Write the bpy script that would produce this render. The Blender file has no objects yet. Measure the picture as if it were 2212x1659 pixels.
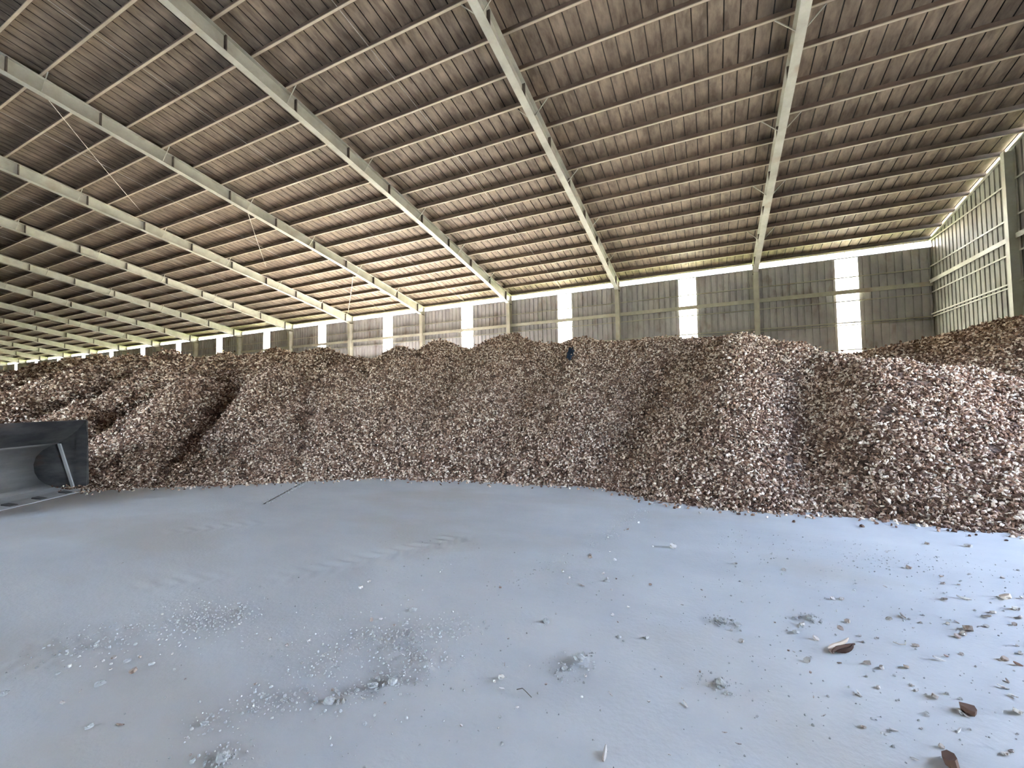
import bpy, math, random
import numpy as np
from mathutils import Vector, Matrix

random.seed(7)
rng = np.random.default_rng(7)
scene = bpy.context.scene
C = scene.collection

# ------------------------------------------------------------------ camera
cam_d = bpy.data.cameras.new('camera')
cam = bpy.data.objects.new('camera', cam_d)
C.objects.link(cam)
cam_d.sensor_width = 36.0
cam_d.lens = 912.3 / 2212 * 36.0
cam_d.clip_end = 600
_r = Vector((0.90388365, 0.42752619, -0.014687))
_u = Vector((0.03087839, -0.03096308, 0.99904345))
_f = Vector((-0.42666249, 0.90347255, 0.04118835))
M = Matrix((( _r.x, _u.x, -_f.x, 0), (_r.y, _u.y, -_f.y, 0), (_r.z, _u.z, -_f.z, 1.7), (0, 0, 0, 1)))
cam.matrix_world = M
scene.camera = cam

# ------------------------------------------------------------------ sky, sun, exposure
SUN_EL, SUN_AZ = math.radians(40), math.radians(8)      # azimuth from +y towards -x: outside, behind the long wall
world = bpy.data.worlds.new('sky')
scene.world = world
world.use_nodes = True
nt = world.node_tree
nt.nodes.clear()
wo = nt.nodes.new('ShaderNodeOutputWorld')
bg = nt.nodes.new('ShaderNodeBackground')
sky = nt.nodes.new('ShaderNodeTexSky')
sky.sky_type = 'NISHITA'
sky.sun_disc = False
sky.sun_elevation = SUN_EL
sky.sun_rotation = -SUN_AZ
sky.air_density = 1.0
sky.dust_density = 2.5
bg.inputs['Strength'].default_value = 0.60
hs = nt.nodes.new('ShaderNodeHueSaturation')      # hazy tropical sky
hs.inputs['Saturation'].default_value = 0.84
nt.links.new(sky.outputs[0], hs.inputs['Color'])
nt.links.new(hs.outputs[0], bg.inputs['Color'])
nt.links.new(bg.outputs[0], wo.inputs['Surface'])
sd = bpy.data.lights.new('sun', 'SUN')
sd.energy = 5.6
sd.angle = math.radians(0.6)
sd.color = (1.0, 0.95, 0.86)
sun = bpy.data.objects.new('sun', sd)
C.objects.link(sun)
_sdir = Vector((-math.sin(SUN_AZ) * math.cos(SUN_EL), math.cos(SUN_AZ) * math.cos(SUN_EL), math.sin(SUN_EL)))
sun.rotation_euler = _sdir.to_track_quat('Z', 'Y').to_euler()
vs = scene.view_settings
vs.view_transform = 'Standard'
vs.look = 'None'
vs.gamma = 1.0
vs.use_curve_mapping = False
vs.exposure = 4.25
scene.cycles.diffuse_bounces = 4
scene.cycles.max_bounces = 8
scene.cycles.adaptive_threshold = 0.10
scene.cycles.adaptive_min_samples = 16
scene.cycles.caustics_reflective = False
scene.cycles.caustics_refractive = False
scene.cycles.sample_clamp_indirect = 8.0

# ------------------------------------------------------------------ dimensions
BAY = 7.6
X0 = 2.40                     # first frame from the end wall
XE = 9.86                     # right end wall
NF = 16
XL = X0 - BAY * NF            # left end wall
YW = 27.1                     # back wall
YC = 26.6                     # inner column flange
SL = 0.177                    # roof slope
PSP = 1.176                   # purlin spacing on plan
def purlin_z(y): return 9.245 + SL * (27.0 - y)      # underside of purlins = top of rafters
ROOF_UP = 0.21
def roof_z(y): return purlin_z(y) + ROOF_UP
DOOR = (5.0, 9.4, 6.6)      # big doorway in the right end wall: y from, y to, height

# ------------------------------------------------------------------ helpers
class MB:
    def __init__(self): self.v = []; self.f = []
    def add(self, vs, fs):
        o = len(self.v); self.v += [tuple(p) for p in vs]; self.f += [tuple(i + o for i in q) for q in fs]; return self
    def box(self, a, b):
        x0, y0, z0 = a; x1, y1, z1 = b
        return self.hexa([(x0,y0,z0),(x1,y0,z0),(x1,y1,z0),(x0,y1,z0),(x0,y0,z1),(x1,y0,z1),(x1,y1,z1),(x0,y1,z1)])
    def hexa(self, p):
        return self.add(p, [(0,3,2,1),(4,5,6,7),(0,1,5,4),(1,2,6,5),(2,3,7,6),(3,0,4,7)])
    def prism_x(self, poly, x0, x1):           # poly in (y,z)
        n = len(poly)
        v = [(x0, a, b) for a, b in poly] + [(x1, a, b) for a, b in poly]
        f = [tuple(range(n))[::-1], tuple(range(n, 2*n))] + [(i, (i+1) % n, n + (i+1) % n, n + i) for i in range(n)]
        return self.add(v, f)
    def tube(self, pts, r, n=6):
        pts = [Vector(p) for p in pts]; vs = []; fs = []
        for i, p in enumerate(pts):
            t = (pts[min(i+1, len(pts)-1)] - pts[max(i-1, 0)]).normalized()
            a = t.orthogonal().normalized(); b = t.cross(a)
            rr = r[i] if isinstance(r, (list, tuple)) else r
            for k in range(n):
                an = 2*math.pi*k/n
                vs.append(p + a*math.cos(an)*rr + b*math.sin(an)*rr)
        for i in range(len(pts)-1):
            for k in range(n):
                fs.append((i*n+k, i*n+(k+1) % n, (i+1)*n+(k+1) % n, (i+1)*n+k))
        fs.append(tuple(range(n))[::-1]); fs.append(tuple((len(pts)-1)*n+k for k in range(n)))
        return self.add(vs, fs)
    def mesh(self, name, m):
        me = bpy.data.meshes.new(name)
        me.from_pydata(self.v, [], self.f)
        if m: me.materials.append(m)
        me.update()
        return me
    def build(self, name, m, parent=None):
        return link(name, self.mesh(name, m), parent)
def link(name, me, parent=None, loc=None):
    o = bpy.data.objects.new(name, me); C.objects.link(o)
    if parent: o.parent = parent
    if loc is not None: o.location = loc
    return o
def empty(name, loc=(0,0,0), rz=0):
    o = bpy.data.objects.new(name, None); C.objects.link(o); o.location = loc; o.rotation_euler = (0,0,rz)
    o.empty_display_size = 0.3
    return o
def tag(o, label=None, cat=None, group=None, kind=None):
    if label: o['label'] = label
    if cat: o['category'] = cat
    if group: o['group'] = group
    if kind: o['kind'] = kind
    return o
def smooth(o):
    o.data.polygons.foreach_set('use_smooth', [True]*len(o.data.polygons))

# ------------------------------------------------------------------ materials
def mat(name):
    m = bpy.data.materials.new(name); m.use_nodes = True
    n = m.node_tree.nodes; return m, n, m.node_tree.links, n['Principled BSDF']
def noise_mat(name, c1, c2, scale=3.0, detail=6, rough=0.75, lo=0.35, hi=0.65, stretch=(1,1,1), bump=0.0, bscale=40, metallic=0.0, spots=None, spec=0.3):
    m, n, l, b = mat(name)
    tc = n.new('ShaderNodeTexCoord'); mp = n.new('ShaderNodeMapping'); mp.inputs['Scale'].default_value = stretch
    geo = n.new('ShaderNodeNewGeometry')
    l.new(geo.outputs['Position'], mp.inputs['Vector'])
    no = n.new('ShaderNodeTexNoise'); no.inputs['Scale'].default_value = scale; no.inputs['Detail'].default_value = detail
    no.inputs['Roughness'].default_value = 0.62
    l.new(mp.outputs[0], no.inputs['Vector'])
    r = n.new('ShaderNodeValToRGB'); e = r.color_ramp.elements
    e[0].position = lo; e[0].color = (*c1, 1); e[1].position = hi; e[1].color = (*c2, 1)
    l.new(no.outputs['Fac'], r.inputs['Fac'])
    col = r.outputs[0]
    if spots:                                   # (colour, scale, threshold, amount)
        n2 = n.new('ShaderNodeTexNoise'); n2.inputs['Scale'].default_value = spots[1]; n2.inputs['Detail'].default_value = 5
        l.new(mp.outputs[0], n2.inputs['Vector'])
        mr = n.new('ShaderNodeMapRange'); mr.inputs['From Min'].default_value = spots[2]; mr.inputs['From Max'].default_value = spots[2] + 0.12
        mr.inputs['To Max'].default_value = spots[3]; l.new(n2.outputs['Fac'], mr.inputs['Value'])
        mx = n.new('ShaderNodeMix'); mx.data_type = 'RGBA'
        l.new(mr.outputs[0], mx.inputs[0]); l.new(col, mx.inputs[6]); mx.inputs[7].default_value = (*spots[0], 1)
        col = mx.outputs[2]
    l.new(col, b.inputs['Base Color'])
    b.inputs['Roughness'].default_value = rough; b.inputs['Metallic'].default_value = metallic
    b.inputs['Specular IOR Level'].default_value = spec
    if bump:
        n3 = n.new('ShaderNodeTexNoise'); n3.inputs['Scale'].default_value = bscale; n3.inputs['Detail'].default_value = 4
        l.new(geo.outputs['Position'], n3.inputs['Vector'])
        bp = n.new('ShaderNodeBump'); bp.inputs['Strength'].default_value = 1.0; bp.inputs['Distance'].default_value = bump
        l.new(n3.outputs['Fac'], bp.inputs['Height']); l.new(bp.outputs[0], b.inputs['Normal'])
    return m
M_floor = noise_mat('dusty_concrete', (0.42,0.42,0.435), (0.52,0.515,0.52), 0.55, 6, 0.7, 0.3, 0.7, (1,1.6,1), 0.003, 30, spots=((0.43,0.40,0.37), 0.35, 0.52, 0.7))
M_roof = noise_mat('dusty_roof_sheet', (0.105,0.079,0.055), (0.245,0.192,0.137), 2.6, 6, 0.75, 0.32, 0.68, (1.6,0.5,1), spots=((0.075,0.057,0.04), 2.4, 0.56, 0.65))
M_seam = noise_mat('seam_groove_shade', (0.018,0.014,0.011), (0.03,0.025,0.02), 3, 2, 0.8)  # shade inside the panel grooves, put into the colour of the seam faces
M_wall = noise_mat('dusty_wall_sheet', (0.25,0.242,0.245), (0.405,0.393,0.395), 1.4, 5, 0.7, 0.3, 0.7, (1,1,0.5), spots=((0.17,0.13,0.10), 1.6, 0.58, 0.6))
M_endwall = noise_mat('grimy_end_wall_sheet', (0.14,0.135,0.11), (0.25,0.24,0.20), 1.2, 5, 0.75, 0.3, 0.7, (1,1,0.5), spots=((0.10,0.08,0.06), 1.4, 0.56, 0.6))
M_steel = noise_mat('grey_green_painted_steel', (0.33,0.315,0.25), (0.43,0.415,0.34), 1.6, 8, 0.6, 0.35, 0.65, spots=((0.30,0.24,0.17), 1.1, 0.6, 0.6))
M_purlin = noise_mat('dusty_purlin_steel', (0.30,0.25,0.185), (0.40,0.335,0.25), 1.2, 6, 0.6, 0.35, 0.65)
M_oxide = noise_mat('red_oxide_primer', (0.11,0.075,0.055), (0.17,0.12,0.09), 1.5, 4, 0.75)
M_dark = noise_mat('dark_brown_steel', (0.07,0.055,0.045), (0.12,0.10,0.08), 4, 5, 0.8)
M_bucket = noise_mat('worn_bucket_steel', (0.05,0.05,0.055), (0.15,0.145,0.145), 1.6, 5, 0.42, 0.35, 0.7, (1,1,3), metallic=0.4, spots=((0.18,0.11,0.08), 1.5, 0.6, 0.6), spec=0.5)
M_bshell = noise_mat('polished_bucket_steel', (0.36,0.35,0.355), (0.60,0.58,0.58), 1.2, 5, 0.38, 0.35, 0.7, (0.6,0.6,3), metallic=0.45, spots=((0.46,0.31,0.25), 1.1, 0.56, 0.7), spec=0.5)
M_bdust = noise_mat('dusty_bucket_steel', (0.36,0.36,0.37), (0.50,0.50,0.52), 1.5, 6, 0.6, 0.35, 0.65)
M_ground = noise_mat('dry_grass_ground', (0.17,0.23,0.06), (0.34,0.36,0.14), 0.25, 8, 0.9, 0.35, 0.65)
M_yard = noise_mat('concrete_yard', (0.38,0.36,0.32), (0.48,0.45,0.40), 0.4, 6, 0.85)
M_rag = noise_mat('navy_cloth', (0.006,0.014,0.035), (0.012,0.03,0.06), 12, 4, 0.9)
M_cable = noise_mat('pale_cord', (0.45,0.40,0.33), (0.55,0.50,0.42), 5, 3, 0.8)
M_rod = noise_mat('grey_rod', (0.38,0.35,0.30), (0.46,0.43,0.37), 5, 3, 0.6)
M_clod = noise_mat('grey_dust_clod', (0.30,0.295,0.29), (0.46,0.455,0.45), 14, 6, 0.95, bump=0.004, bscale=120)
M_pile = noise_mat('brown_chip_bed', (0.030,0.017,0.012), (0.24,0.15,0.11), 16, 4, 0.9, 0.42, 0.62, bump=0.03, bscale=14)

m, n, l, b = mat('white_fibreglass_sheet')
tr = n.new('ShaderNodeBsdfTranslucent'); tr.inputs['Color'].default_value = (0.80,0.84,0.80,1)
df = n.new('ShaderNodeBsdfDiffuse'); df.inputs['Color'].default_value = (0.7,0.72,0.68,1)
mx = n.new('ShaderNodeMixShader'); mx.inputs[0].default_value = 0.3
l.new(tr.outputs[0], mx.inputs[1]); l.new(df.outputs[0], mx.inputs[2]); l.new(mx.outputs[0], n['Material Output'].inputs['Surface'])
M_glaze = m

def chip_material(name, stops):
    m, n, l, b = mat(name)
    oi = n.new('ShaderNodeObjectInfo')
    r = n.new('ShaderNodeValToRGB'); e = r.color_ramp.elements
    while len(e) < len(stops): e.new(0.5)
    for k, (p, c) in enumerate(stops): e[k].position = p; e[k].color = (*c, 1)
    at = n.new('ShaderNodeAttribute'); at.attribute_name = 'tone'
    ad = n.new('ShaderNodeMath'); ad.operation = 'ADD'; l.new(oi.outputs['Random'], ad.inputs[0]); l.new(at.outputs['Fac'], ad.inputs[1])
    fr = n.new('ShaderNodeMath'); fr.operation = 'FRACT'; l.new(ad.outputs[0], fr.inputs[0])
    l.new(fr.outputs[0], r.inputs['Fac'])
    no = n.new('ShaderNodeTexNoise'); no.inputs['Scale'].default_value = 1.4; no.inputs['Detail'].default_value = 3
    tc = n.new('ShaderNodeTexCoord'); l.new(tc.outputs['Object'], no.inputs['Vector'])
    mr = n.new('ShaderNodeMapRange'); mr.inputs['From Min'].default_value = 0.52; mr.inputs['From Max'].default_value = 0.62; mr.inputs['To Max'].default_value = 0.75
    l.new(no.outputs['Fac'], mr.inputs['Value'])
    mx = n.new('ShaderNodeMix'); mx.data_type = 'RGBA'; l.new(mr.outputs[0], mx.inputs[0]); l.new(r.outputs[0], mx.inputs[6]); mx.inputs[7].default_value = (0.13,0.075,0.05,1)
    l.new(mx.outputs[2], b.inputs['Base Color']); b.inputs['Roughness'].default_value = 0.85; b.inputs['Specular IOR Level'].default_value = 0.2
    return m
M_chipdust = chip_material('dusty_root_chip', [(0.0,(0.30,0.22,0.18)), (0.3,(0.42,0.37,0.34)), (0.7,(0.52,0.49,0.47)), (1.0,(0.66,0.62,0.58))])
M_chip = chip_material('dried_root_chip', [(0.0,(0.055,0.028,0.02)), (0.34,(0.15,0.083,0.06)), (0.58,(0.37,0.23,0.162)), (0.80,(0.70,0.545,0.435)), (1.0,(0.89,0.785,0.68))])

# ------------------------------------------------------------------ floor
def vnoise(x, y, seed=0):
    def h(i, j):
        n = np.sin(i*127.1 + j*311.7 + seed*74.7) * 43758.5453
        return n - np.floor(n)
    i, j = np.floor(x), np.floor(y); u, v = x - i, y - j
    u = u*u*(3-2*u); v = v*v*(3-2*v)
    return (h(i,j)*(1-u) + h(i+1,j)*u)*(1-v) + (h(i,j+1)*(1-u) + h(i+1,j+1)*u)*v
def fbm(x, y, o=4, seed=0):
    s = np.zeros_like(x); a = 0.5
    for k in range(o):
        s += a*(vnoise(x*2**k, y*2**k, seed+k) - 0.5); a *= 0.5
    return s
CLUMPS = []      # filled below: (x, y, radius, height)
TRACKS = []
def floor_z(X, Y):
    z = 0.010*fbm(X*0.8, Y*0.8, 3, 11) + 0.006*fbm(X*5, Y*5, 3, 5)
    z = z + 0.010*np.clip(fbm(X*1.3+4, Y*3.2, 4, 31), 0, 1)
    for (ax, ay, bx, by, w, dep, pitch, ph) in TRACKS:
        L = math.hypot(bx-ax, by-ay); tx, ty = (bx-ax)/L, (by-ay)/L
        s = (X-ax)*tx + (Y-ay)*ty; d = -(X-ax)*ty + (Y-ay)*tx
        env = np.clip((w/2 - np.abs(d))/0.05, 0, 1) * np.clip(s/0.5, 0, 1) * np.clip((L-s)/0.5, 0, 1)
        lug = np.clip(np.sin(2*np.pi*(s/pitch + np.abs(d)/w*1.1 + ph) + (d > 0)*1.6 + 1.6*fbm(X*4, Y*4, 2, 17))*1.3, -1, 1)
        z = z + env*(lug*dep - dep*0.3)*(0.5 + 1.2*np.clip(fbm(X*1.1, Y*1.1, 3, 9)+0.35, 0, 1))
    for (cx, cy, rr, hh) in CLUMPS:
        d = np.hypot(X-cx, (Y-cy))/rr
        z = z + hh*np.exp(-d*d*1.3)*np.clip(0.55 + 2.6*fbm(X*22, Y*22, 3, 3), 0, 1.8)
    return z
TRACKS += [(-3.95,2.7,-2.75,4.9,0.42,0.007,0.19,0.0), (-6.9,3.0,-5.7,4.3,0.40,0.005,0.2,0.3), (-5.2,1.9,-4.3,2.8,0.36,0.004,0.19,0.6), (-4.6,0.9,-3.9,1.75,0.5,0.006,0.14,0.1)]

# clump positions measured on the ground in metres
CLUMPS += [(-2.10,2.36,0.13,0.018), (-1.92,2.30,0.12,0.016), (-1.74,2.28,0.12,0.018), (-2.3,2.36,0.13,0.012), (-2.33,2.0,0.11,0.016), (-1.85,2.05,0.10,0.018), (-1.98,1.85,0.07,0.012),
           (-2.04,2.55,0.10,0.016), (-2.25,1.70,0.07,0.010), (-2.50,1.40,0.06,0.012), (-2.18,1.30,0.07,0.016), (-0.89,2.60,0.07,0.010), (-0.82,2.74,0.08,0.018), (-3.8,2.0,0.20,0.007), (-3.55,2.15,0.14,0.007), (-4.1,1.5,0.2,0.008),
           (0.0,2.85,0.07,0.014), (0.02,3.64,0.06,0.012), (0.63,3.95,0.06,0.012), (-1.78,2.75,0.14,0.010), (-2.4,1.62,0.10,0.008)]

def axis(parts):
    out = []
    for a, b, st in parts:
        out += list(np.arange(a, b - 1e-6, st))
    out.append(parts[-1][1]); return np.array(out)
def grid_mesh(name, xs, ys, zf, m, keep=None):
    X, Y = np.meshgrid(xs, ys, indexing='ij'); Z = zf(X, Y)
    nx, ny = len(xs), len(ys)
    idx = np.arange(nx*ny).reshape(nx, ny)
    q = np.stack([idx[:-1,:-1], idx[1:,:-1], idx[1:,1:], idx[:-1,1:]], -1).reshape(-1, 4)
    if keep is not None:
        k = keep(X, Y, Z).reshape(-1)
        q = q[k[q].any(1)]
        used = np.unique(q); remap = -np.ones(nx*ny, int); remap[used] = np.arange(len(used)); q = remap[q]
        P = np.stack([X, Y, Z], -1).reshape(-1, 3)[used]
    else:
        P = np.stack([X, Y, Z], -1).reshape(-1, 3)
    me = bpy.data.meshes.new(name)
    me.vertices.add(len(P)); me.vertices.foreach_set('co', P.astype(np.float32).ravel())
    me.loops.add(len(q)*4); me.loops.foreach_set('vertex_index', q.astype(np.int32).ravel())
    me.polygons.add(len(q)); me.polygons.foreach_set('loop_start', np.arange(0, len(q)*4, 4, dtype=np.int32))
    me.polygons.foreach_set('loop_total', np.full(len(q), 4, dtype=np.int32)) if False else None
    me.update(calc_edges=True); me.validate()
    me.polygons.foreach_set('use_smooth', np.ones(len(me.polygons), dtype=bool))
    me.materials.append(m)
    return me, P, q
xs = axis([(XL-0.3,-14,2.0), (-14,-8,0.12), (-8,-4.5,0.05), (-4.5,3.0,0.025), (3.0,5.0,0.06), (5.0,XE+0.2,0.6)])
ys = axis([(-13.2,-1.0,1.5), (-1.0,0.8,0.2), (0.8,4.6,0.025), (4.6,7.0,0.05), (7.0,9.0,0.15), (9.0,YW+0.2,1.2)])
fm, _, _ = grid_mesh('floor', xs, ys, floor_z, M_floor)
floor = link('floor', fm); tag(floor, kind='structure')

# ground outside
g = MB(); g.box((-260,-160,-0.6), (160,200,-0.12)); ground = g.build('ground', M_ground); tag(ground, kind='structure')
g = MB(); g.box((XE+0.2,-40,-0.3), (XE+45,40,-0.03)); yard = g.build('ground_yard', M_yard); tag(yard, kind='structure')
g = MB(); g.box((-60,-40,-0.3), (XE+0.2,-13.15,-0.03)); yard3 = g.build('ground_forecourt', M_yard); tag(yard3, kind='structure')
g = MB(); g.box((-60,YW+0.25,-0.3), (XE+0.2,YW+6,-0.03)); yard2 = g.build('ground_apron', M_yard); tag(yard2, kind='structure')

# ------------------------------------------------------------------ steel frames
FY = [0.0, 9.0, 18.0, 23.5, YC]
def raf_bot(y):
    return float(np.interp(y, [0.0, 9.0, 18.0, 23.5, YC], [purlin_z(0)-0.62, purlin_z(9)-0.50, purlin_z(18)-0.47, purlin_z(23.5)-0.54, 8.64]))
FW, TH = 0.125, 0.014
def strip_along(pts, x0, x1, th):                # a flange: a thin plate following (y,z) points, thickness th upwards
    mb = MB()
    for (ya, za), (yb, zb) in zip(pts[:-1], pts[1:]):
        mb.hexa([(x0,ya,za),(x1,ya,za),(x1,yb,zb),(x0,yb,zb),(x0,ya,za+th),(x1,ya,za+th),(x1,yb,zb+th),(x0,yb,zb+th)])
    return mb
frame_meshes = {}
bot = [(y, raf_bot(y)) for y in FY]; top = [(y, purlin_z(y) - 0.02) for y in FY]
mb = MB()
for k in range(len(FY)-1):
    mb.hexa([(-TH/2,bot[k][0],bot[k][1]),(TH/2,bot[k][0],bot[k][1]),(TH/2,bot[k+1][0],bot[k+1][1]),(-TH/2,bot[k+1][0],bot[k+1][1]),
             (-TH/2,top[k][0],top[k][1]),(TH/2,top[k][0],top[k][1]),(TH/2,top[k+1][0],top[k+1][1]),(-TH/2,top[k+1][0],top[k+1][1])])
mb.hexa([(-TH/2,YC,8.64),(TH/2,YC,8.64),(TH/2,YW-0.12,8.64),(-TH/2,YW-0.12,8.64),(-TH/2,YC,purlin_z(YC)-0.02),(TH/2,YC,purlin_z(YC)-0.02),(TH/2,YW-0.12,purlin_z(YW-0.12)-0.02),(-TH/2,YW-0.12,purlin_z(YW-0.12)-0.02)])
frame_meshes['rafter_web'] = mb.mesh('rafter_web', M_steel)
frame_meshes['bottom_flange'] = strip_along(bot, -FW, FW, -0.016).mesh('bottom_flange', M_steel)
frame_meshes['top_flange'] = strip_along(top + [(YW-0.1, purlin_z(YW-0.1)-0.02)], -FW, FW, 0.016).mesh('top_flange', M_steel)
mb = MB()                                        # column: inner flange tapering towards the foot, web, outer flange
yi_t, yi_b, yo = YC, YC+0.22, YW-0.10
mb.hexa([(-FW,yi_b-.016,0),(FW,yi_b-.016,0),(FW,yi_b,0),(-FW,yi_b,0),(-FW,yi_t-.016,8.62),(FW,yi_t-.016,8.62),(FW,yi_t,8.62),(-FW,yi_t,8.62)])
frame_meshes['column_flange'] = mb.mesh('column_flange', M_steel)
mb = MB()
mb.hexa([(-TH/2,yi_b,0),(TH/2,yi_b,0),(TH/2,yo,0),(-TH/2,yo,0),(-TH/2,yi_t,8.62),(TH/2,yi_t,8.62),(TH/2,yo,8.62),(-TH/2,yo,8.62)])
mb.box((-FW,yo,0),(FW,yo+0.016,9.2))
frame_meshes['column_web'] = mb.mesh('column_web', M_steel)
mb = MB(); mb.box((-0.22,yi_b-0.08,0.0),(0.22,yo+0.08,0.03)); frame_meshes['base_plate'] = mb.mesh('base_plate', M_steel)
mb = MB(); mb.box((-FW,YC-0.01,8.60),(FW,YW-0.08,8.625)); frame_meshes['knee_plate'] = mb.mesh('knee_plate', M_dark)
stiff = []
for k in range(12):
    y = 27.0 - PSP*(2*k+0.55) - 0.15
    if y < 0.6: break
    zb, zt = raf_bot(y), purlin_z(y)-0.02
    mb = MB(); mb.box((-FW*0.86,y-0.02,zb),(-TH/2,y+0.02,zt)); mb.box((TH/2,y-0.02,zb),(FW*0.86,y+0.02,zt))
    stiff.append(mb.mesh('stiffener', M_dark))  # dark brown plates, their shading against the web put into the colour
brace = []
for k in (3, 6, 9, 12, 15, 18):
    y = 27.0 - PSP*k
    for s in (-1, 1):
        mb = MB(); mb.tube([(s*0.10,y,raf_bot(y)+0.02),(s*0.62,y,purlin_z(y)+0.06)], 0.018, 4); brace.append(mb.mesh('flange_brace', M_steel))
ORD = ['first','second','third','fourth','fifth','sixth','seventh','eighth','ninth','tenth','eleventh','twelfth','thirteenth','fourteenth','fifteenth','sixteenth']
for nfr in range(NF):
    fr = empty('steel_frame', (X0 - BAY*nfr, 0, 0))
    tag(fr, f'{ORD[nfr]} grey-green steel portal frame counted from the ribbed end wall', 'steel frame', 'portal frames carrying the roof')
    for nm in ('rafter_web','bottom_flange','top_flange','column_flange','column_web','base_plate','knee_plate'):
        link(nm, frame_meshes[nm], fr)
    for s in stiff: link('stiffener', s, fr)
    if nfr < 9:
        for s in brace: link('flange_brace', s, fr)

# ------------------------------------------------------------------ roof: panels, purlins, rods
mb = MB()
yr = -13.6; zr = roof_z(0) + SL*yr
mb.hexa([(XL-0.5,yr-0.6,zr-0.12),(XE+0.4,yr-0.6,zr-0.12),(XE+0.4,0.1,roof_z(0)+0.03),(XL-0.5,0.1,roof_z(0)+0.03),
         (XL-0.5,yr-0.6,zr-0.08),(XE+0.4,yr-0.6,zr-0.08),(XE+0.4,0.1,roof_z(0)+0.07),(XL-0.5,0.1,roof_z(0)+0.07)])
ceiling = mb.build('ceiling', M_roof); tag(ceiling, kind='structure')
PW = 0.40
ye = YW + 0.75
def panel_mesh(w, x_last=False):
    prof = [(-0.024,0.085),(0.016,0.085),(0.016,0.0),(w-0.016,0.0),(w-0.016,0.080)]
    v = []; f = []
    for (px, pz) in prof:
        for y in (0.0, ye): v.append((px, y, roof_z(y) + pz))
    for k in range(len(prof)-1): f.append((2*k, 2*k+1, 2*k+3, 2*k+2))
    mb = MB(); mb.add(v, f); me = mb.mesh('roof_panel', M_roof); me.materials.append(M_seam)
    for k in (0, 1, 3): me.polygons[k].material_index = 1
    return me
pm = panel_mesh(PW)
npan = 300
x = XE + 0.35
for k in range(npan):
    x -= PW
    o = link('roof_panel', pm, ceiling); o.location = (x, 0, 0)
xrest = x
mb = MB()                                        # the far end of the roof, too far off to tell the sheets apart
while x > XL - 0.5:
    x -= PW
    for q in ((-0.026,0.085,0.018,0.085),(0.018,0.085,0.018,0.0),(0.018,0.0,PW-0.018,0.0),(PW-0.018,0.0,PW-0.018,0.08)):
        mb.add([(x+q[0],0,roof_z(0)+q[1]),(x+q[0],ye,roof_z(ye)+q[1]),(x+q[2],ye,roof_z(ye)+q[3]),(x+q[2],0,roof_z(0)+q[3])],[(0,1,2,3)])
o = mb.build('roof_sheeting', M_roof, ceiling); tag(o, kind='stuff')
mb = MB()                                        # Z section, lying along x
t = 0.006
mb.box((XL,-t,0.0),(XE-0.02,t,0.20)); mb.box((XL,-0.075,0.0),(XE-0.02,-t,0.008)); mb.box((XL,-0.075,0.008),(XE-0.02,-0.067,0.026)); mb.box((XL,t,0.192),(XE-0.02,0.075,0.20))
pz = mb.mesh('purlin', M_purlin); pz.materials.append(M_oxide)
for k in range(6): pz.polygons[k].material_index = 1      # web in red-oxide primer, flanges under dust
for i in range(24):
    y = 27.0 - PSP*i
    if y < 0: break
    o = link('purlin', pz, ceiling); o.location = (0, y, purlin_z(y))
for nfr in range(1, 10):
    xm = X0 - BAY*(nfr + 0.5)
    mb = MB(); mb.tube([(xm,26.9,purlin_z(26.9)+0.05),(xm,0.2,purlin_z(0.2)+0.05)], 0.009, 5)
    mb.build('sag_rod', M_rod, ceiling)

# ------------------------------------------------------------------ back wall
WT = 8.93
PANW = 7.66/8
def wall_panel(w, z0, z1, m, name='wall_panel'):
    prof = []; nr = 3; st = w/nr
    for k in range(nr):
        c = (k+0.5)*st
        prof += [(k*st,0.0),(c-0.045,0.0),(c-0.03,0.05),(c+0.03,0.05),(c+0.045,0.0)]
    prof.append((w,0.0))
    v = []; f = []
    for a, bb in prof:
        v.append((a,bb,z0)); v.append((a,bb,z1))
    for k in range(len(prof)-1): f.append((2*k,2*k+2,2*k+3,2*k+1))
    mb = MB(); mb.add(v, f); return mb.mesh(name, m)
wall_back = empty('wall_back', (0, YW, 0)); tag(wall_back, kind='structure')
wpm = wall_panel(PANW, 0, WT, M_wall); wgm = wall_panel(PANW, 0, WT, M_glaze, 'window_sheet')
x = 6.53 + PANW/2 + PANW*3
k = 0; nwin = 0
last = wall_panel(XE - x, 0, WT, M_wall); o = link('wall_panel', last, wall_back); o.location = (x, 0, 0)
BACKDOORS = [(-20.6,-14.4,4.9), (-28.2,-22.0,4.9)]     # loading doorways behind the heap
wpd = wall_panel(PANW, 4.9, WT, M_wall)
while x > XL:
    x -= PANW
    if k % 8 == 3:
        nwin += 1
        o = link(f'window_{nwin}', wgm); o.location = (x, YW, 0); tag(o, kind='structure')
    else:
        indoor = any(a < x + PANW/2 < bb for a, bb, _ in BACKDOORS)
        o = link('wall_panel', wpd if indoor else wpm, wall_back); o.location = (x, 0, 0)
    k += 1
def girt(z, h, d, name='girt', yoff=-0.02):
    mb = MB(); y0 = yoff - d
    mb.box((XL,y0,z-h/2),(XE-0.05,y0+0.012,z+h/2)); mb.box((XL,y0,z+h/2-0.012),(XE-0.05,yoff,z+h/2)); mb.box((XL,y0,z-h/2),(XE-0.05,y0+0.03,z-h/2+0.012))
    mb.build(name, M_steel, wall_back)
girt(7.86, 0.06, 0.08); girt(7.09, 0.22, 0.16, 'wall_strut'); girt(6.62, 0.06, 0.08); girt(5.50, 0.07, 0.12); girt(5.38, 0.05, 0.08); girt(4.10, 0.06, 0.08)
mb = MB(); mb.box((XL,-0.12,9.22),(XE,-0.10,9.42)); mb.box((XL,-0.12,9.22),(XE,-0.04,9.235)); mb.build('eave_strut', M_dark, wall_back)
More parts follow.
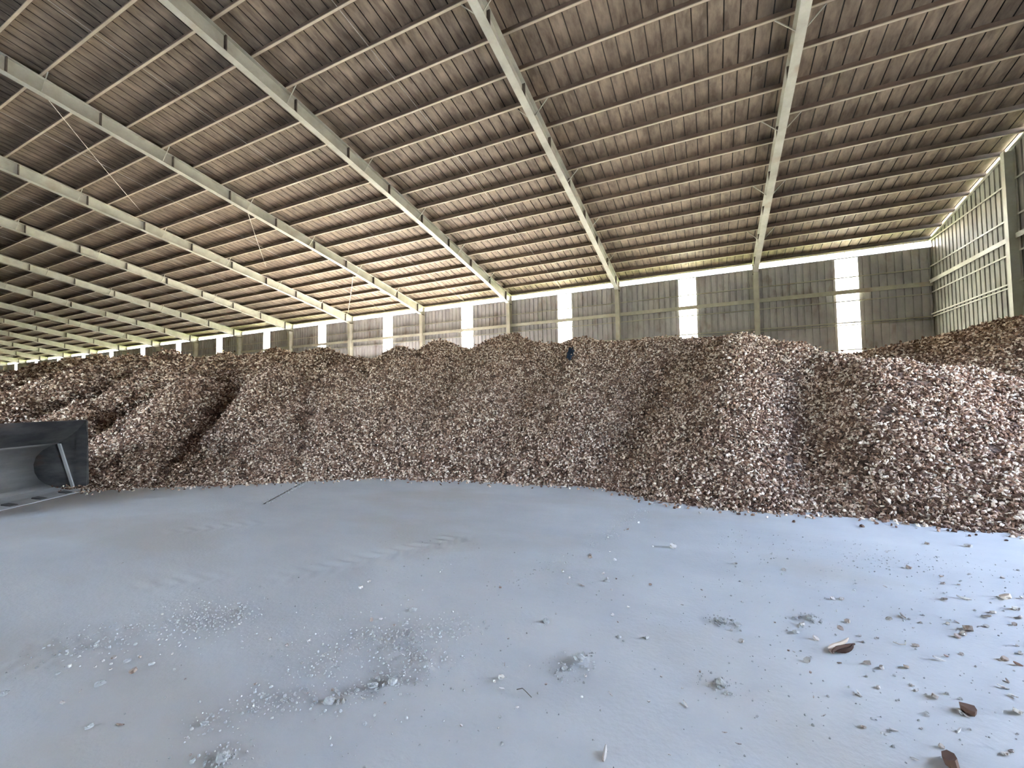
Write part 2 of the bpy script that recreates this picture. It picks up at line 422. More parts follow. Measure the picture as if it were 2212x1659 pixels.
mb = MB(); mb.box((XL,-0.02,WT-0.06),(XE,0.0,WT)); mb.build('top_angle', M_wall, wall_back)

# ------------------------------------------------------------------ right end wall with the big doorway
wall_right = empty('wall_right', (XE, 0, 0)); tag(wall_right, kind='structure')
def end_panel(y, w, z0, gap=0.10):
    prof = []; nr = 3; st = w/nr
    for k in range(nr):
        c = (k+0.5)*st
        prof += [(k*st,0.0),(c-0.045,0.0),(c-0.03,0.05),(c+0.03,0.05),(c+0.045,0.0)]
    prof.append((w,0.0))
    v = []; f = []
    for a, bb in prof:
        yy = y + a; zt = roof_z(abs(yy)) - gap
        v.append((bb,yy,z0)); v.append((bb,yy,zt))
    for k in range(len(prof)-1): f.append((2*k,2*k+1,2*k+3,2*k+2))
    mb = MB(); mb.add(v, f); return mb.mesh('wall_panel', M_endwall)
EW = 0.95
y = YW
while y > -13.0:
    y -= EW
    inside = y + EW > DOOR[0] and y < DOOR[1]
    link('wall_panel', end_panel(y, EW, DOOR[2] if inside else 0.0), wall_right)
for z, h, d in ((9.19,0.06,0.08),(7.93,0.06,0.08),(7.19,0.18,0.14),(6.67,0.06,0.08),(5.62,0.06,0.12),(5.50,0.05,0.08),(4.10,0.06,0.08)):
    ya = 27.0 - max(0, (z + 0.25 - roof_z(27.0))/SL)
    mb = MB(); mb.box((-d-0.02,20.7,z-h/2),(-d,ya,z+h/2)); mb.box((-d,20.7,z+h/2-0.012),(-0.02,ya,z+h/2)); mb.build('girt', M_steel, wall_right)
    y1 = DOOR[1] + 0.3 if z < DOOR[2] else -10
    mb = MB(); mb.box((-d-0.02,y1,z-h/2),(-d,20.55,z+h/2)); mb.box((-d,y1,z+h/2-0.012),(-0.02,20.55,z+h/2)); mb.build('girt', M_steel, wall_right)
for yc in (20.62, DOOR[1]+0.15):
    mb = MB(); zt = roof_z(yc)-0.36
    mb.box((-0.34,yc-0.10,0),(-0.325,yc+0.10,zt)); mb.box((-0.325,yc-0.006,0),(-0.06,yc+0.006,zt)); mb.box((-0.06,yc-0.10,0),(-0.045,yc+0.10,zt)); mb.build('wall_column', M_steel, wall_right)
mb = MB()
for a, bb in ((27.0,0.0),):
    mb.hexa([(-0.10,bb,purlin_z(bb)-0.03),(-0.02,bb,purlin_z(bb)-0.03),(-0.02,a,purlin_z(a)-0.03),(-0.10,a,purlin_z(a)-0.03),
             (-0.10,bb,purlin_z(bb)+0.0),(-0.02,bb,purlin_z(bb)+0.0),(-0.02,a,purlin_z(a)+0.0),(-0.10,a,purlin_z(a)+0.0)])
mb.build('rake_angle', M_steel, wall_right)
mb = MB(); mb.box((-0.12,DOOR[0]-0.15,DOOR[2]-0.05),(-0.02,DOOR[1]+0.15,DOOR[2]+0.2)); mb.build('door_header', M_steel, wall_right)

# the two walls out of view
YF = -13.0; FO = (-18.5, -10.0, 6.6)                # front wall, with a wide doorway added to light the left floor
zf_ = roof_z(0) + SL*YF - 0.1
mb = MB(); mb.box((XL,YF-0.15,0),(FO[0],YF,zf_)); mb.box((FO[1],YF-0.15,0),(XE,YF,zf_)); mb.box((FO[0],YF-0.15,FO[2]),(FO[1],YF,zf_)); o = mb.build('wall_front', M_wall); tag(o, kind='structure')
mb = MB(); mb.prism_x([(YF-0.15,0),(YW,0),(YW,8.9),(0,roof_z(0)-0.05),(YF-0.15,zf_)], XL-0.15, XL); o = mb.build('wall_left', M_wall); tag(o, kind='structure')

# ------------------------------------------------------------------ chip piles
def seg_h(X, Y, p, q, s, r):
    ax, ay, az = p; bx, by, bz = q
    dx, dy = bx-ax, by-ay; L2 = dx*dx + dy*dy + 1e-9
    t = np.clip(((X-ax)*dx + (Y-ay)*dy)/L2, 0, 1)
    d = np.hypot(X-ax-t*dx, Y-ay-t*dy)
    return az + (bz-az)*t - s*(np.sqrt(d*d + r*r) - r)
CONES = [  # apex x, y, z, slope, rounding
    (0.75,12.55,3.46,.70,.4), (3.35,11.0,2.42,.72,.4), (-1.4,13.6,3.62,.76,.7), (-4.0,13.9,3.85,.69,.4), (-6.74,14.1,4.25,.69,.4), (-9.04,13.1,4.05,.72,.3), (-10.1,12.0,3.75,.70,.3),
    (-10.9,10.2,3.10,.72,.3), (-12.25,8.8,2.95,.72,.2), (-13.5,7.2,2.65,.76,.2), (-15.0,5.4,2.0,.80,.3), (-18.2,5.0,2.3,.74,.3), (-20.5,7.2,3.3,.70,.25), (-17.0,8.3,3.35,.70,.25), (-23.5,6.0,2.9,.68,.3),
    (-15.2,13.0,4.15,.70,.4), (-17.1,12.2,4.15,.70,.4), (-18.9,11.3,4.1,.70,.4), (-21.6,10.4,4.2,.70,.4), (-24.0,10.2,4.1,.70,.4), (-27.5,11.5,4.4,.68,.4), (-32.0,12.0,4.75,.68,.4), (-36.0,12.0,4.7,.68,.4), (-40.2,12.2,4.75,.68,.4), (-48.3,12.9,4.45,.68,.4),
    (-27.0,7.0,3.2,.68,.35), (-32.0,7.6,3.5,.68,.35), (-38.0,8.0,3.6,.68,.35),
]
POLY = [  # crest lines: points, slope, rounding
    ([(7.4,12.6,1.6),(5.3,11.2,2.03),(4.4,11.0,2.30),(3.74,10.75,2.35),(2.8,10.9,2.43),(2.3,11.4,2.72),(1.7,12.1,3.10),(1.1,12.5,3.34),(0.1,12.75,3.42),(-1.3,13.4,3.60),(-2.6,13.65,3.55),(-4.0,13.9,3.75),(-5.1,13.6,3.70),(-6.7,14.1,4.1),(-7.9,13.6,3.75),(-9.0,13.1,3.7),(-10.0,12.0,3.5),(-10.8,10.3,2.9)], .92, .6),
    ([(-9,15.5,3.4),(-12,14.5,3.5),(-15,13,3.9),(-18.9,11.3,3.9),(-24,10.2,3.9),(-32,12,4.5),(-40,12.2,4.5),(-48,12.9,4.3),(-53,13.5,4.3),(-70,14,4.2),(-100,14,3.6),(-115,15,2.5)], .80, .6),
    ([(-34,17,3.6),(-100,18,3.2)], .5, .8),
]
def pile_z(X, Y):
    hs = []
    for (cx, cy, cz, s, r) in CONES:
        d = np.hypot(X-cx, Y-cy)
        hs.append(cz - s*(np.sqrt(d*d + r*r) - r))
    for pts, s, r in POLY:
        best = None
        for p, q in zip(pts[:-1], pts[1:]):
            h = seg_h(X, Y, p, q, s, r); best = h if best is None else np.maximum(best, h)
        hs.append(best)
    H = np.stack(hs); k = 0.07; mxx = H.max(0)
    h = mxx + k*np.log(np.exp((H-mxx)/k).sum(0))
    h = h + relief(X, Y) + 0.22*fbm(X*0.55, Y*0.55, 3, 2) + 0.10*fbm(X*2.2, Y*2.2, 3, 8) - 0.10
    return h
RELIEF = [  # spines (positive) and gullies (negative) running down the face: from, to, amount, half width
    (1.95,11.0,1.15,7.3,-0.42,0.50), (-0.9,11.8,-1.75,8.2,-0.45,0.60), (-4.9,12.0,-4.5,8.4,-0.25,0.5), (-8.1,12.0,-6.6,8.2,-0.22,0.45),
    (2.9,10.8,2.25,7.3,0.22,0.55), (0.55,12.0,0.15,7.5,0.25,0.55), (-3.6,12.8,-2.75,8.3,0.22,0.55), (-6.3,12.5,-5.6,8.6,0.10,0.5), (4.6,10.5,4.3,8.5,-0.2,0.5),
    (-12.75,8.05,-11.0,4.9,-0.50,0.38), (-15.6,7.3,-13.6,4.4,-0.50,0.45), (-11.2,9.6,-9.0,6.7,-0.30,0.40), (-18.9,7.6,-17.0,4.6,-0.45,0.5), (-13.6,11.0,-14.6,9.2,-0.55,0.6), (-17.0,10.3,-19.0,9.0,-0.45,0.6), (-11.6,12.2,-12.6,11.2,-0.6,0.6),
    (-12.0,8.3,-10.2,5.8,0.22,0.45), (-13.3,6.8,-12.2,5.0,0.22,0.40),
]
def relief(X, Y):
    z = np.zeros_like(X)
    for (ax, ay, bx, by, amt, w) in RELIEF:
        dx, dy = bx-ax, by-ay; L2 = dx*dx + dy*dy
        t = np.clip(((X-ax)*dx + (Y-ay)*dy)/L2, 0, 1); d = np.hypot(X-ax-t*dx, Y-ay-t*dy)/w
        z += amt*np.exp(-d*d)*np.interp(t, [0, 0.12, 0.3, 0.65, 0.9, 1.0], [0.3, 0.8, 1.1, 1.0, 0.35, 0.15])
    return z
def heap_z(X, Y):
    pts = [(4.6,22.5,3.0),(5.7,21.6,3.45),(8.3,22.3,4.0),(9.9,21.0,4.35),(10.5,17.5,4.2),(10.5,15.0,3.0)]
    best = None
    for p, q in zip(pts[:-1], pts[1:]):
        h = seg_h(X, Y, p, q, .55, .8); best = h if best is None else np.maximum(best, h)
    return best + 0.25*fbm(X*0.6, Y*0.6, 3, 21) + 0.08*fbm(X*2, Y*2, 3, 22)

# chip shapes
chip_coll = bpy.data.collections.new('chip_shapes')
def chip_mesh(kind, seed):
    r_ = random.Random(seed); mb = MB()
    if kind == 'slice':
        nn = r_.choice((6,7)); t = 0.16 + 0.10*r_.random(); el = 0.65 + 0.3*r_.random()
        rad = [0.42 + 0.16*r_.random() for _ in range(nn)]
        for zz, sc in ((-t, 0.9), (t, 1.0)):
            mb.v += [(math.cos(2*math.pi*k/nn)*rad[k]*sc, math.sin(2*math.pi*k/nn)*rad[k]*sc*el, zz + 0.06*(r_.random()-.5)) for k in range(nn)]
        mb.f += [tuple(range(nn))[::-1], tuple(range(nn, 2*nn))] + [(k, (k+1) % nn, nn+(k+1) % nn, nn+k) for k in range(nn)]
    else:
        L = 0.62 + 0.3*r_.random(); nn = 5
        for j, (xx, sc) in enumerate(((-L,0.5),(-L*0.35,1.0),(L*0.4,0.95),(L,0.55))):
            bend = 0.12*(xx*xx)
            mb.v += [(xx, math.cos(2*math.pi*k/nn)*0.24*sc*(0.85+0.3*r_.random()), bend + math.sin(2*math.pi*k/nn)*0.2*sc*(0.85+0.3*r_.random())) for k in range(nn)]
        for j in range(3): mb.f += [(j*nn+k, j*nn+(k+1) % nn, (j+1)*nn+(k+1) % nn, (j+1)*nn+k) for k in range(nn)]
        mb.f += [tuple(range(nn))[::-1], tuple(3*nn+k for k in range(nn))]
    return mb.mesh('root_chip', M_chip)
CHIPS = [chip_mesh('slice' if k < 4 else 'stick', 50+k) for k in range(6)]
def cluster_mesh(seed, count=40, R=3.2):
    r_ = np.random.default_rng(seed); v = []; f = []; tone = []
    for c in range(count):
        me = CHIPS[int(r_.integers(0, 6))]
        rad = R*math.sqrt((c + 0.5)/count); an = c*2.39996 + 0.5*r_.random()
        M_ = (Matrix.Translation((rad*math.cos(an), rad*math.sin(an), 0.50*r_.standard_normal())) @ Matrix.Rotation(6.28*r_.random(), 4, 'Z') @ Matrix.Rotation(6.28*r_.random(), 4, 'X')
              @ Matrix.Rotation(6.28*r_.random(), 4, 'Y') @ Matrix.Scale(0.75 + 0.6*r_.random(), 4))
        o_ = len(v); v += [tuple(M_ @ q.co) for q in me.vertices]; t_ = r_.random()
        for p in me.polygons: f.append(tuple(q + o_ for q in p.vertices)); tone.append(t_)
    me = bpy.data.meshes.new('chip_cluster'); me.from_pydata(v, [], f); me.materials.append(M_chip); me.update()
    a = me.attributes.new('tone', 'FLOAT', 'FACE'); a.data.foreach_set('value', np.array(tone, np.float32)); return me
cluster_coll = bpy.data.collections.new('chip_clusters')
for k, me in enumerate(CHIPS):
    chip_coll.objects.link(bpy.data.objects.new(f'chip_shape_{k}', me))
for k in range(6):
    cluster_coll.objects.link(bpy.data.objects.new(f'chip_cluster_{k}', cluster_mesh(900 + k)))
def chip_nodes(chip_coll):
    g = bpy.data.node_groups.new('chip_scatter', 'GeometryNodeTree')
    g.interface.new_socket('Geometry', in_out='INPUT', socket_type='NodeSocketGeometry'); g.interface.new_socket('Geometry', in_out='OUTPUT', socket_type='NodeSocketGeometry')
    N = g.nodes; L = g.links
    gi = N.new('NodeGroupInput'); go = N.new('NodeGroupOutput')
    ci = N.new('GeometryNodeCollectionInfo'); ci.inputs['Collection'].default_value = chip_coll; ci.inputs['Separate Children'].default_value = True; ci.inputs['Reset Children'].default_value = True
    ip = N.new('GeometryNodeInstanceOnPoints'); ip.inputs['Pick Instance'].default_value = True
    def attr(nm, dt):
        a = N.new('GeometryNodeInputNamedAttribute'); a.data_type = dt; a.inputs['Name'].default_value = nm; return a.outputs['Attribute']
    L.new(gi.outputs[0], ip.inputs['Points']); L.new(ci.outputs[0], ip.inputs['Instance'])
    L.new(attr('pick','INT'), ip.inputs['Instance Index']); L.new(attr('turn','FLOAT_VECTOR'), ip.inputs['Rotation']); L.new(attr('size','FLOAT_VECTOR'), ip.inputs['Scale'])
    L.new(ip.outputs[0], go.inputs[0]); return g
CHIP_NODES = chip_nodes(chip_coll)
CLUSTER_NODES = chip_nodes(cluster_coll)
def scatter(name, parent, P, size, nodes=None, turn=None):
    n_ = len(P); me = bpy.data.meshes.new(name)
    me.vertices.add(n_); me.vertices.foreach_set('co', P.astype(np.float32).ravel())
    a = me.attributes.new('pick','INT','POINT'); a.data.foreach_set('value', rng.integers(0, 6, n_).astype(np.int32))
    a = me.attributes.new('turn','FLOAT_VECTOR','POINT'); a.data.foreach_set('vector', ((rng.random((n_,3))*2*math.pi) if turn is None else turn).astype(np.float32).ravel())
    s = size[:,None]*(0.6 + 0.8*rng.random((n_,1)))*(0.85 + 0.3*rng.random((n_,3))) if turn is None else size[:,None]*np.ones((1,3))
    a = me.attributes.new('size','FLOAT_VECTOR','POINT'); a.data.foreach_set('vector', s.astype(np.float32).ravel())
    o = link(name, me, parent); md = o.modifiers.new('chips','NODES'); md.node_group = nodes or CHIP_NODES
    tag(o, kind='stuff'); return o
def chip_size(x, y): return np.maximum(0.043, 0.0034*np.hypot(x, y))
def slope_turn(zf, x, y):
    e = 0.10; gx = (zf(x+e, y)-zf(x-e, y))/(2*e); gy = (zf(x, y+e)-zf(x, y-e))/(2*e)
    nz = np.stack([-gx, -gy, np.ones_like(gx)], -1); nz /= np.linalg.norm(nz, axis=1, keepdims=True)
    nz += 0.22*rng.standard_normal(nz.shape); nz /= np.linalg.norm(nz, axis=1, keepdims=True)
    a = rng.random(len(x))*2*np.pi; h = np.stack([np.cos(a), np.sin(a), np.zeros_like(a)], -1)
    ax = h - (h*nz).sum(1, keepdims=True)*nz; ax /= np.linalg.norm(ax, axis=1, keepdims=True); ay = np.cross(nz, ax)
    # columns ax, ay, nz -> euler xyz
    ey = -np.arcsin(np.clip(ax[:,2], -1, 1)); ex = np.arctan2(ay[:,2], nz[:,2]); ez = np.arctan2(ax[:,1], ax[:,0])
    return np.stack([ex, ey, ez], -1), gx, gy
def cover(zf, xr, yr, other=None):
    # jittered grid of chip clusters over the slopes that face the working floor, finer near it
    out = []
    A = (xr[1]-xr[0])*(yr[1]-yr[0])
    n_try = int(A*1100)
    x = xr[0] + (xr[1]-xr[0])*rng.random(n_try); y = yr[0] + (yr[1]-yr[0])*rng.random(n_try)
    sz = chip_size(x, y)
    keep = rng.random(n_try) < np.minimum(1, COVER*1.2/(32.0*sz**2)/1100)
    x, y, sz = x[keep], y[keep], sz[keep]
    z = zf(x, y); k = z > -0.06
    if other is not None: k &= z > other(x, y) - 0.3
    x, y, z, sz = x[k], y[k], z[k], sz[k]
    turn, gx, gy = slope_turn(zf, x, y)
    face = gx*x + gy*y + (1.7-z)
    k = face > -1.0
    return np.stack([x, y, z], -1)[k], sz[k], turn[k]
def toe_chips(zf, xr, yr, n_try):
    x = xr[0] + (xr[1]-xr[0])*rng.random(n_try); y = yr[0] + (yr[1]-yr[0])*rng.random(n_try)
    z = zf(x, y); k = (z < 0.05) & (z > -0.4) & (rng.random(n_try) < 0.9*np.exp(np.minimum(z, 0)/0.085)); x, y = x[k], y[k]; sz = chip_size(x, y)
    return np.stack([x, y, floor_z(x, y) + sz*0.22], -1), sz
COVER = 4.2

pxs = axis([(-112,-60,1.0), (-60,-26,0.5), (-26,9.3,0.16)]); pys = axis([(-2.0,16.0,0.16), (16.0,YW-0.45,0.4)])
pme, _, _ = grid_mesh('chip_pile', pxs, pys, lambda X, Y: np.minimum(pile_z(X, Y), 8) - 0.012, M_pile, keep=lambda X, Y, Z: (Z > -0.12) & (Z > heap_z(X, Y) - 0.3))
chip_pile = link('chip_pile', pme)
tag(chip_pile, 'long brown heap of dried root chips running along the back wall', 'chip heap', kind='stuff')
cl = [cover(pile_z, xr, yr, heap_z) for xr, yr in (((-9,9),(4.5,16)), ((-22,-9),(1.0,16)), ((-60,-22),(0,16)))]
scatter('surface_chips', chip_pile, np.concatenate([c[0] for c in cl]), np.concatenate([c[1] for c in cl]), CLUSTER_NODES, np.concatenate([c[2] for c in cl]))
tp, ts = toe_chips(pile_z, (-12,6), (3.5,10.5), 90000)
scatter('toe_chips', chip_pile, tp, ts)
print('clusters', sum(len(c[0]) for c in cl), 'toe', len(tp))
hxs = axis([(1.0,XE-0.2,0.2)]); hys = axis([(11.0,YW-0.1,0.2)])
hme, _, _ = grid_mesh('chip_heap', hxs, hys, lambda X, Y: heap_z(X, Y) - 0.012, M_pile, keep=lambda X, Y, Z: (Z > -0.12) & (Z > pile_z(X, Y) - 0.3))
chip_heap = link('chip_heap', hme)
tag(chip_heap, 'dim brown chip heap banked up against the ribbed end wall', 'chip heap', kind='stuff')
P, S, T = cover(heap_z, (1.0,XE-0.25), (12.0,26.9), pile_z)
scatter('surface_chips', chip_heap, P, S, CLUSTER_NODES, T)

# ------------------------------------------------------------------ loader bucket
bk = empty('loader_bucket', (-11.8, 4.24, 0), math.atan2(-0.848, 0.53))
tag(bk, 'black worn steel loader bucket resting on the floor beside the heap', 'bucket')
BWID = 2.9
PROF = [(-0.02,0.012),(0.35,0.03),(0.60,0.075),(0.78,0.15),(0.90,0.25),(0.975,0.38),(1.0,0.55),(0.96,0.70),(0.85,0.83),(0.70,0.92),(0.53,0.985),(0.38,1.09),(0.20,1.24),(0.04,1.44)]   # depth behind the lip, height
def shell(pts, x0, x1, th):
    mb = MB(); n_ = len(pts); out = []
    for i in range(n_):
        a = Vector(pts[max(i-1,0)]); c = Vector(pts[min(i+1,n_-1)]); t_ = (c-a).normalized(); nn = Vector((t_.y, -t_.x))
        out.append(Vector(pts[i]) + nn*th)
    v = []
    for (d, z), o_ in zip(pts, out):
        v += [(x0,-d,z),(x1,-d,z),(x1,-o_.x,max(o_.y,0.0)),(x0,-o_.x,max(o_.y,0.0))]
    f = []
    for i in range(n_-1):
        for k in range(4): f.append((4*i+k, 4*i+(k+1) % 4, 4*i+4+(k+1) % 4, 4*i+4+k))
    f += [(0,1,2,3)[::-1], tuple(4*(n_-1)+k for k in range(4))]
    mb.add(v, f); return mb
o = shell(PROF[:3], 0.03, BWID-0.03, 0.02).build('floor_plate', M_bdust, bk); o['label'] = 'dust-covered floor plate'
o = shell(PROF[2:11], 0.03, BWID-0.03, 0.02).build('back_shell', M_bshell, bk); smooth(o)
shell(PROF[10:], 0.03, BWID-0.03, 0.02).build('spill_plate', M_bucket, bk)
for xa, xb in ((0.0,0.03),(BWID-0.03,BWID)):
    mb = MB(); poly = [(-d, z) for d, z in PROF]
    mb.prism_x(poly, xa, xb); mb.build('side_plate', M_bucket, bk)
    xi = xb if xa == 0.0 else xa - 0.02
    mb = MB(); mb.box((xi,-0.20,0.03),(xi+0.02,0.0,1.20)); mb.build('side_cutter', M_bucket, bk)
    mb = MB(); mb.hexa([(xi,-0.26,0.03),(xi+0.03,-0.26,0.03),(xi+0.03,-0.21,0.03),(xi,-0.21,0.03),(xi,-0.55,0.965),(xi+0.03,-0.55,0.965),(xi+0.03,-0.50,0.965),(xi,-0.50,0.965)])
    o = mb.build('side_rib', M_bdust, bk); o['label'] = 'dusty diagonal rib'
mb = MB(); mb.tube([(0.03,-0.385,1.105),(BWID-0.03,-0.385,1.105)], 0.012, 6); o = mb.build('weld_bead', M_bdust, bk)
mb = MB(); mb.hexa([(0,0.09,0.0),(BWID,0.09,0.0),(BWID,-0.16,0.0),(0,-0.16,0.0),(0,0.09,0.012),(BWID,0.09,0.012),(BWID,-0.16,0.045),(0,-0.16,0.045)]); ce = mb.build('cutting_edge', M_bdust, bk)
for k in range(5):
    xx = 0.45 + 0.52*k
    mb = MB(); mb.hexa([(xx-0.07,0.03,0.02),(xx+0.07,0.03,0.02),(xx+0.07,-0.12,0.04),(xx-0.07,-0.12,0.04),(xx-0.06,0.02,0.035),(xx+0.06,0.02,0.035),(xx+0.06,-0.12,0.065),(xx-0.06,-0.12,0.065)]); mb.build('wear_pad', M_bucket, ce)
for sx in (0.85, 2.05):
    mb = MB(); mb.prism_x([(-0.95,0.30),(-1.35,0.35),(-1.35,0.75),(-0.93,0.80)], sx-0.04, sx+0.04); mb.build('hinge_bracket', M_bucket, bk)

# ------------------------------------------------------------------ navy rag on the heap, brace cables
mb = MB(); nu, nv = 7, 11
ctr = (-3.94, 12.69)
V = []
for j in range(nv):
    t_ = j/(nv-1); wid = 0.03 + 0.10*math.sin(math.pi*min(1, t_*1.05)**0.8)
    for i in range(nu):
        a = i/(nu-1)*2 - 1
        x_ = ctr[0] + 0.06 + (t_ - 0.25)*0.20 + a*wid*(1 + 0.3*math.sin(j*2.1)) ; y_ = ctr[1] + 0.02 - t_*0.85
        z_ = float(pile_z(np.array([x_]), np.array([y_]))[0]) + 0.10 + 0.035*math.sin(i*2.3 + j*1.7) + 0.03*math.cos(j*1.3 - i)
        V.append((x_, y_, z_))
F = [(j*nu+i, j*nu+i+1, (j+1)*nu+i+1, (j+1)*nu+i) for j in range(nv-1) for i in range(nu-1)]
mb.add(V, F); rag = mb.build('cloth_rag', M_rag); smooth(rag)
md = rag.modifiers.new('thickness', 'SOLIDIFY'); md.thickness = 0.012
md = rag.modifiers.new('soft', 'SUBSURF'); md.levels = 1; md.render_levels = 1
tag(rag, 'crumpled dark navy rag lying high on the brown chip heap', 'rag')
CABS = [((-20.4,5.96,12.42),(-28.0,12.23,12.15),'pale brace cable slung highest under the roof, above the far frames'),
        ((-20.4,12.98,11.2),(-28.0,19.33,11.0),'pale brace cable in the middle of the three under the roof'),
        ((-20.4,19.76,9.85),(-28.0,26.5,9.3),'pale brace cable hanging lowest, nearest the back wall eave')]
for a, bb, lab in CABS:
    a = Vector(a); bb = Vector(bb); mb = MB()
    mb.tube([a + (bb-a)*t_ + Vector((0,0,-0.25*4*t_*(1-t_)*0.3)) for t_ in np.linspace(0,1,9)], 0.012, 5)
    tag(mb.build('brace_cable', M_cable), lab, 'cable', 'brace cables between two frames')

# ------------------------------------------------------------------ things lying on the floor
LOOSE = [
    (-3.433,1.147,0.023), (-2.91,1.199,0.024), (-3.471,1.234,0.02), (-2.352,1.246,0.007), (-2.489,1.297,0.012), (-3.866,1.321,0.025), (-3.697,1.386,0.016), (-3.576,1.417,0.009),
    (-3.736,1.442,0.011), (-3.408,1.464,0.044), (-3.716,1.488,0.03), (-3.02,1.564,0.011), (-3.559,1.566,0.021), (-3.404,1.679,0.016), (-2.566,1.711,0.019), (-2.564,1.711,0.013),
    (-3.701,1.735,0.02), (-2.105,1.753,0.008), (-3.473,1.763,0.01), (-2.057,1.77,0.014), (-2.198,1.784,0.017), (-2.191,1.785,0.016), (-2.087,1.865,0.02), (-1.869,1.886,0.019),
    (-1.726,1.909,0.015), (-1.243,1.947,0.01), (-1.057,2.008,0.01), (-0.515,2.067,0.037), (-2.766,2.07,0.021), (-2.947,2.073,0.024), (-2.95,2.078,0.02), (-2.435,2.098,0.012),
    (-2.666,2.174,0.024), (-2.665,2.176,0.032), (-2.359,2.185,0.013), (-1.028,2.185,0.018), (-0.236,2.196,0.008), (-1.177,2.288,0.024), (-1.247,2.329,0.022), (-1.223,2.373,0.034),
    (-5.858,2.402,0.015), (0.065,2.403,0.01), (-0.726,2.411,0.01), (-0.953,2.432,0.009), (0.006,2.453,0.012), (-2.09,2.495,0.013), (-0.579,2.498,0.012), (-1.264,2.501,0.014),
    (-0.373,2.523,0.019), (-1.112,2.554,0.009), (-2.463,2.576,0.029), (-0.184,2.584,0.025), (-2.249,2.59,0.02), (-0.754,2.598,0.019), (-0.757,2.599,0.018), (-2.412,2.623,0.026),
    (0.803,2.636,0.016), (0.942,2.668,0.079), (-0.21,2.721,0.01), (0.948,2.777,0.023), (-1.372,2.779,0.016), (0.023,2.78,0.02), (-0.332,2.781,0.012), (0.651,2.785,0.021),
    (0.485,2.794,0.017), (0.784,2.822,0.021), (1.197,2.844,0.025), (1.234,2.878,0.018), (0.912,2.891,0.014), (-0.119,2.927,0.011), (0.468,2.942,0.012), (1.076,2.947,0.022),
    (-2.984,2.984,0.037), (0.706,3.075,0.021), (1.164,3.095,0.018), (-3.007,3.112,0.035), (1.19,3.141,0.067), (0.826,3.193,0.022), (0.497,3.195,0.01), (1.081,3.217,0.035),
    (1.422,3.239,0.042), (1.014,3.248,0.018), (1.01,3.297,0.016), (0.502,3.318,0.038), (0.503,3.321,0.037), (-0.703,3.322,0.013), (0.682,3.377,0.018), (1.478,3.399,0.03),
    (0.133,3.403,0.031), (0.443,3.405,0.015), (-0.762,3.406,0.024), (0.445,3.406,0.014), (0.412,3.408,0.016), (0.417,3.409,0.015), (0.905,3.421,0.027), (0.841,3.439,0.03),
    (1.473,3.481,0.027), (1.047,3.494,0.033), (-1.799,3.496,0.027), (0.668,3.501,0.034), (0.077,3.539,0.02), (-1.837,3.555,0.017), (1.532,3.57,0.022), (-0.671,3.586,0.022),
    (1.518,3.59,0.032), (0.608,3.645,0.033), (0.61,3.65,0.048), (1.265,3.673,0.03), (1.324,3.737,0.026), (0.377,3.785,0.018), (1.682,3.8,0.035), (-0.274,3.806,0.014),
    (1.425,3.806,0.02), (1.197,3.81,0.03), (-1.259,3.812,0.019), (0.896,3.817,0.02), (0.558,3.827,0.033), (-1.135,3.83,0.031), (1.0,3.831,0.022), (1.639,3.838,0.034),
    (-0.863,3.849,0.021), (0.798,3.875,0.034), (-1.287,3.951,0.023), (1.774,3.971,0.024), (0.869,4.004,0.038), (-1.393,4.064,0.034), (1.51,4.073,0.035), (-0.952,4.079,0.023),
    (1.812,4.084,0.017), (1.28,4.098,0.018), (-0.873,4.1,0.019), (-0.564,4.1,0.025), (1.561,4.13,0.033), (1.57,4.155,0.022), (-0.134,4.168,0.018), (-1.011,4.17,0.033),
    (0.843,4.177,0.015), (1.163,4.179,0.033), (1.621,4.218,0.056), (1.531,4.267,0.023), (1.274,4.274,0.036), (1.601,4.322,0.019), (1.763,4.327,0.027), (1.585,4.347,0.028),
    (0.864,4.408,0.034), (0.933,4.434,0.039), (1.961,4.442,0.03), (1.841,4.507,0.043), (-1.242,4.539,0.044), (-0.98,4.566,0.032), (2.066,4.597,0.047), (-1.26,4.62,0.026),
    (1.925,4.621,0.036), (1.694,4.753,0.044), (2.118,4.764,0.044), (-1.082,4.786,0.023), (1.844,4.836,0.039), (1.342,4.87,0.022), (0.176,4.948,0.042), (0.59,4.95,0.033),
    (2.155,4.981,0.07), (2.275,5.036,0.039), (1.83,5.147,0.025), (-0.67,5.163,0.031), (1.943,5.171,0.02), (-0.453,5.211,0.07), (1.885,5.332,0.032), (-1.104,5.374,0.021),
    (1.7,5.472,0.043), (-0.686,5.506,0.017), (2.381,5.53,0.029), (-1.081,5.645,0.022), (-1.047,5.699,0.036), (1.666,5.941,0.02), (-0.963,6.068,0.033), (2.166,6.433,0.046),
    (2.535,6.499,0.056), (-0.924,6.679,0.026), (-0.211,6.917,0.045), (2.313,7.146,0.02), (-0.952,7.236,0.033), (0.861,7.332,0.045), (0.583,7.364,0.036), (1.001,7.372,0.032),
    (1.411,7.379,0.043), (1.41,7.412,0.036), (1.053,7.43,0.03), (-0.965,7.445,0.04), (2.622,7.466,0.033),
]
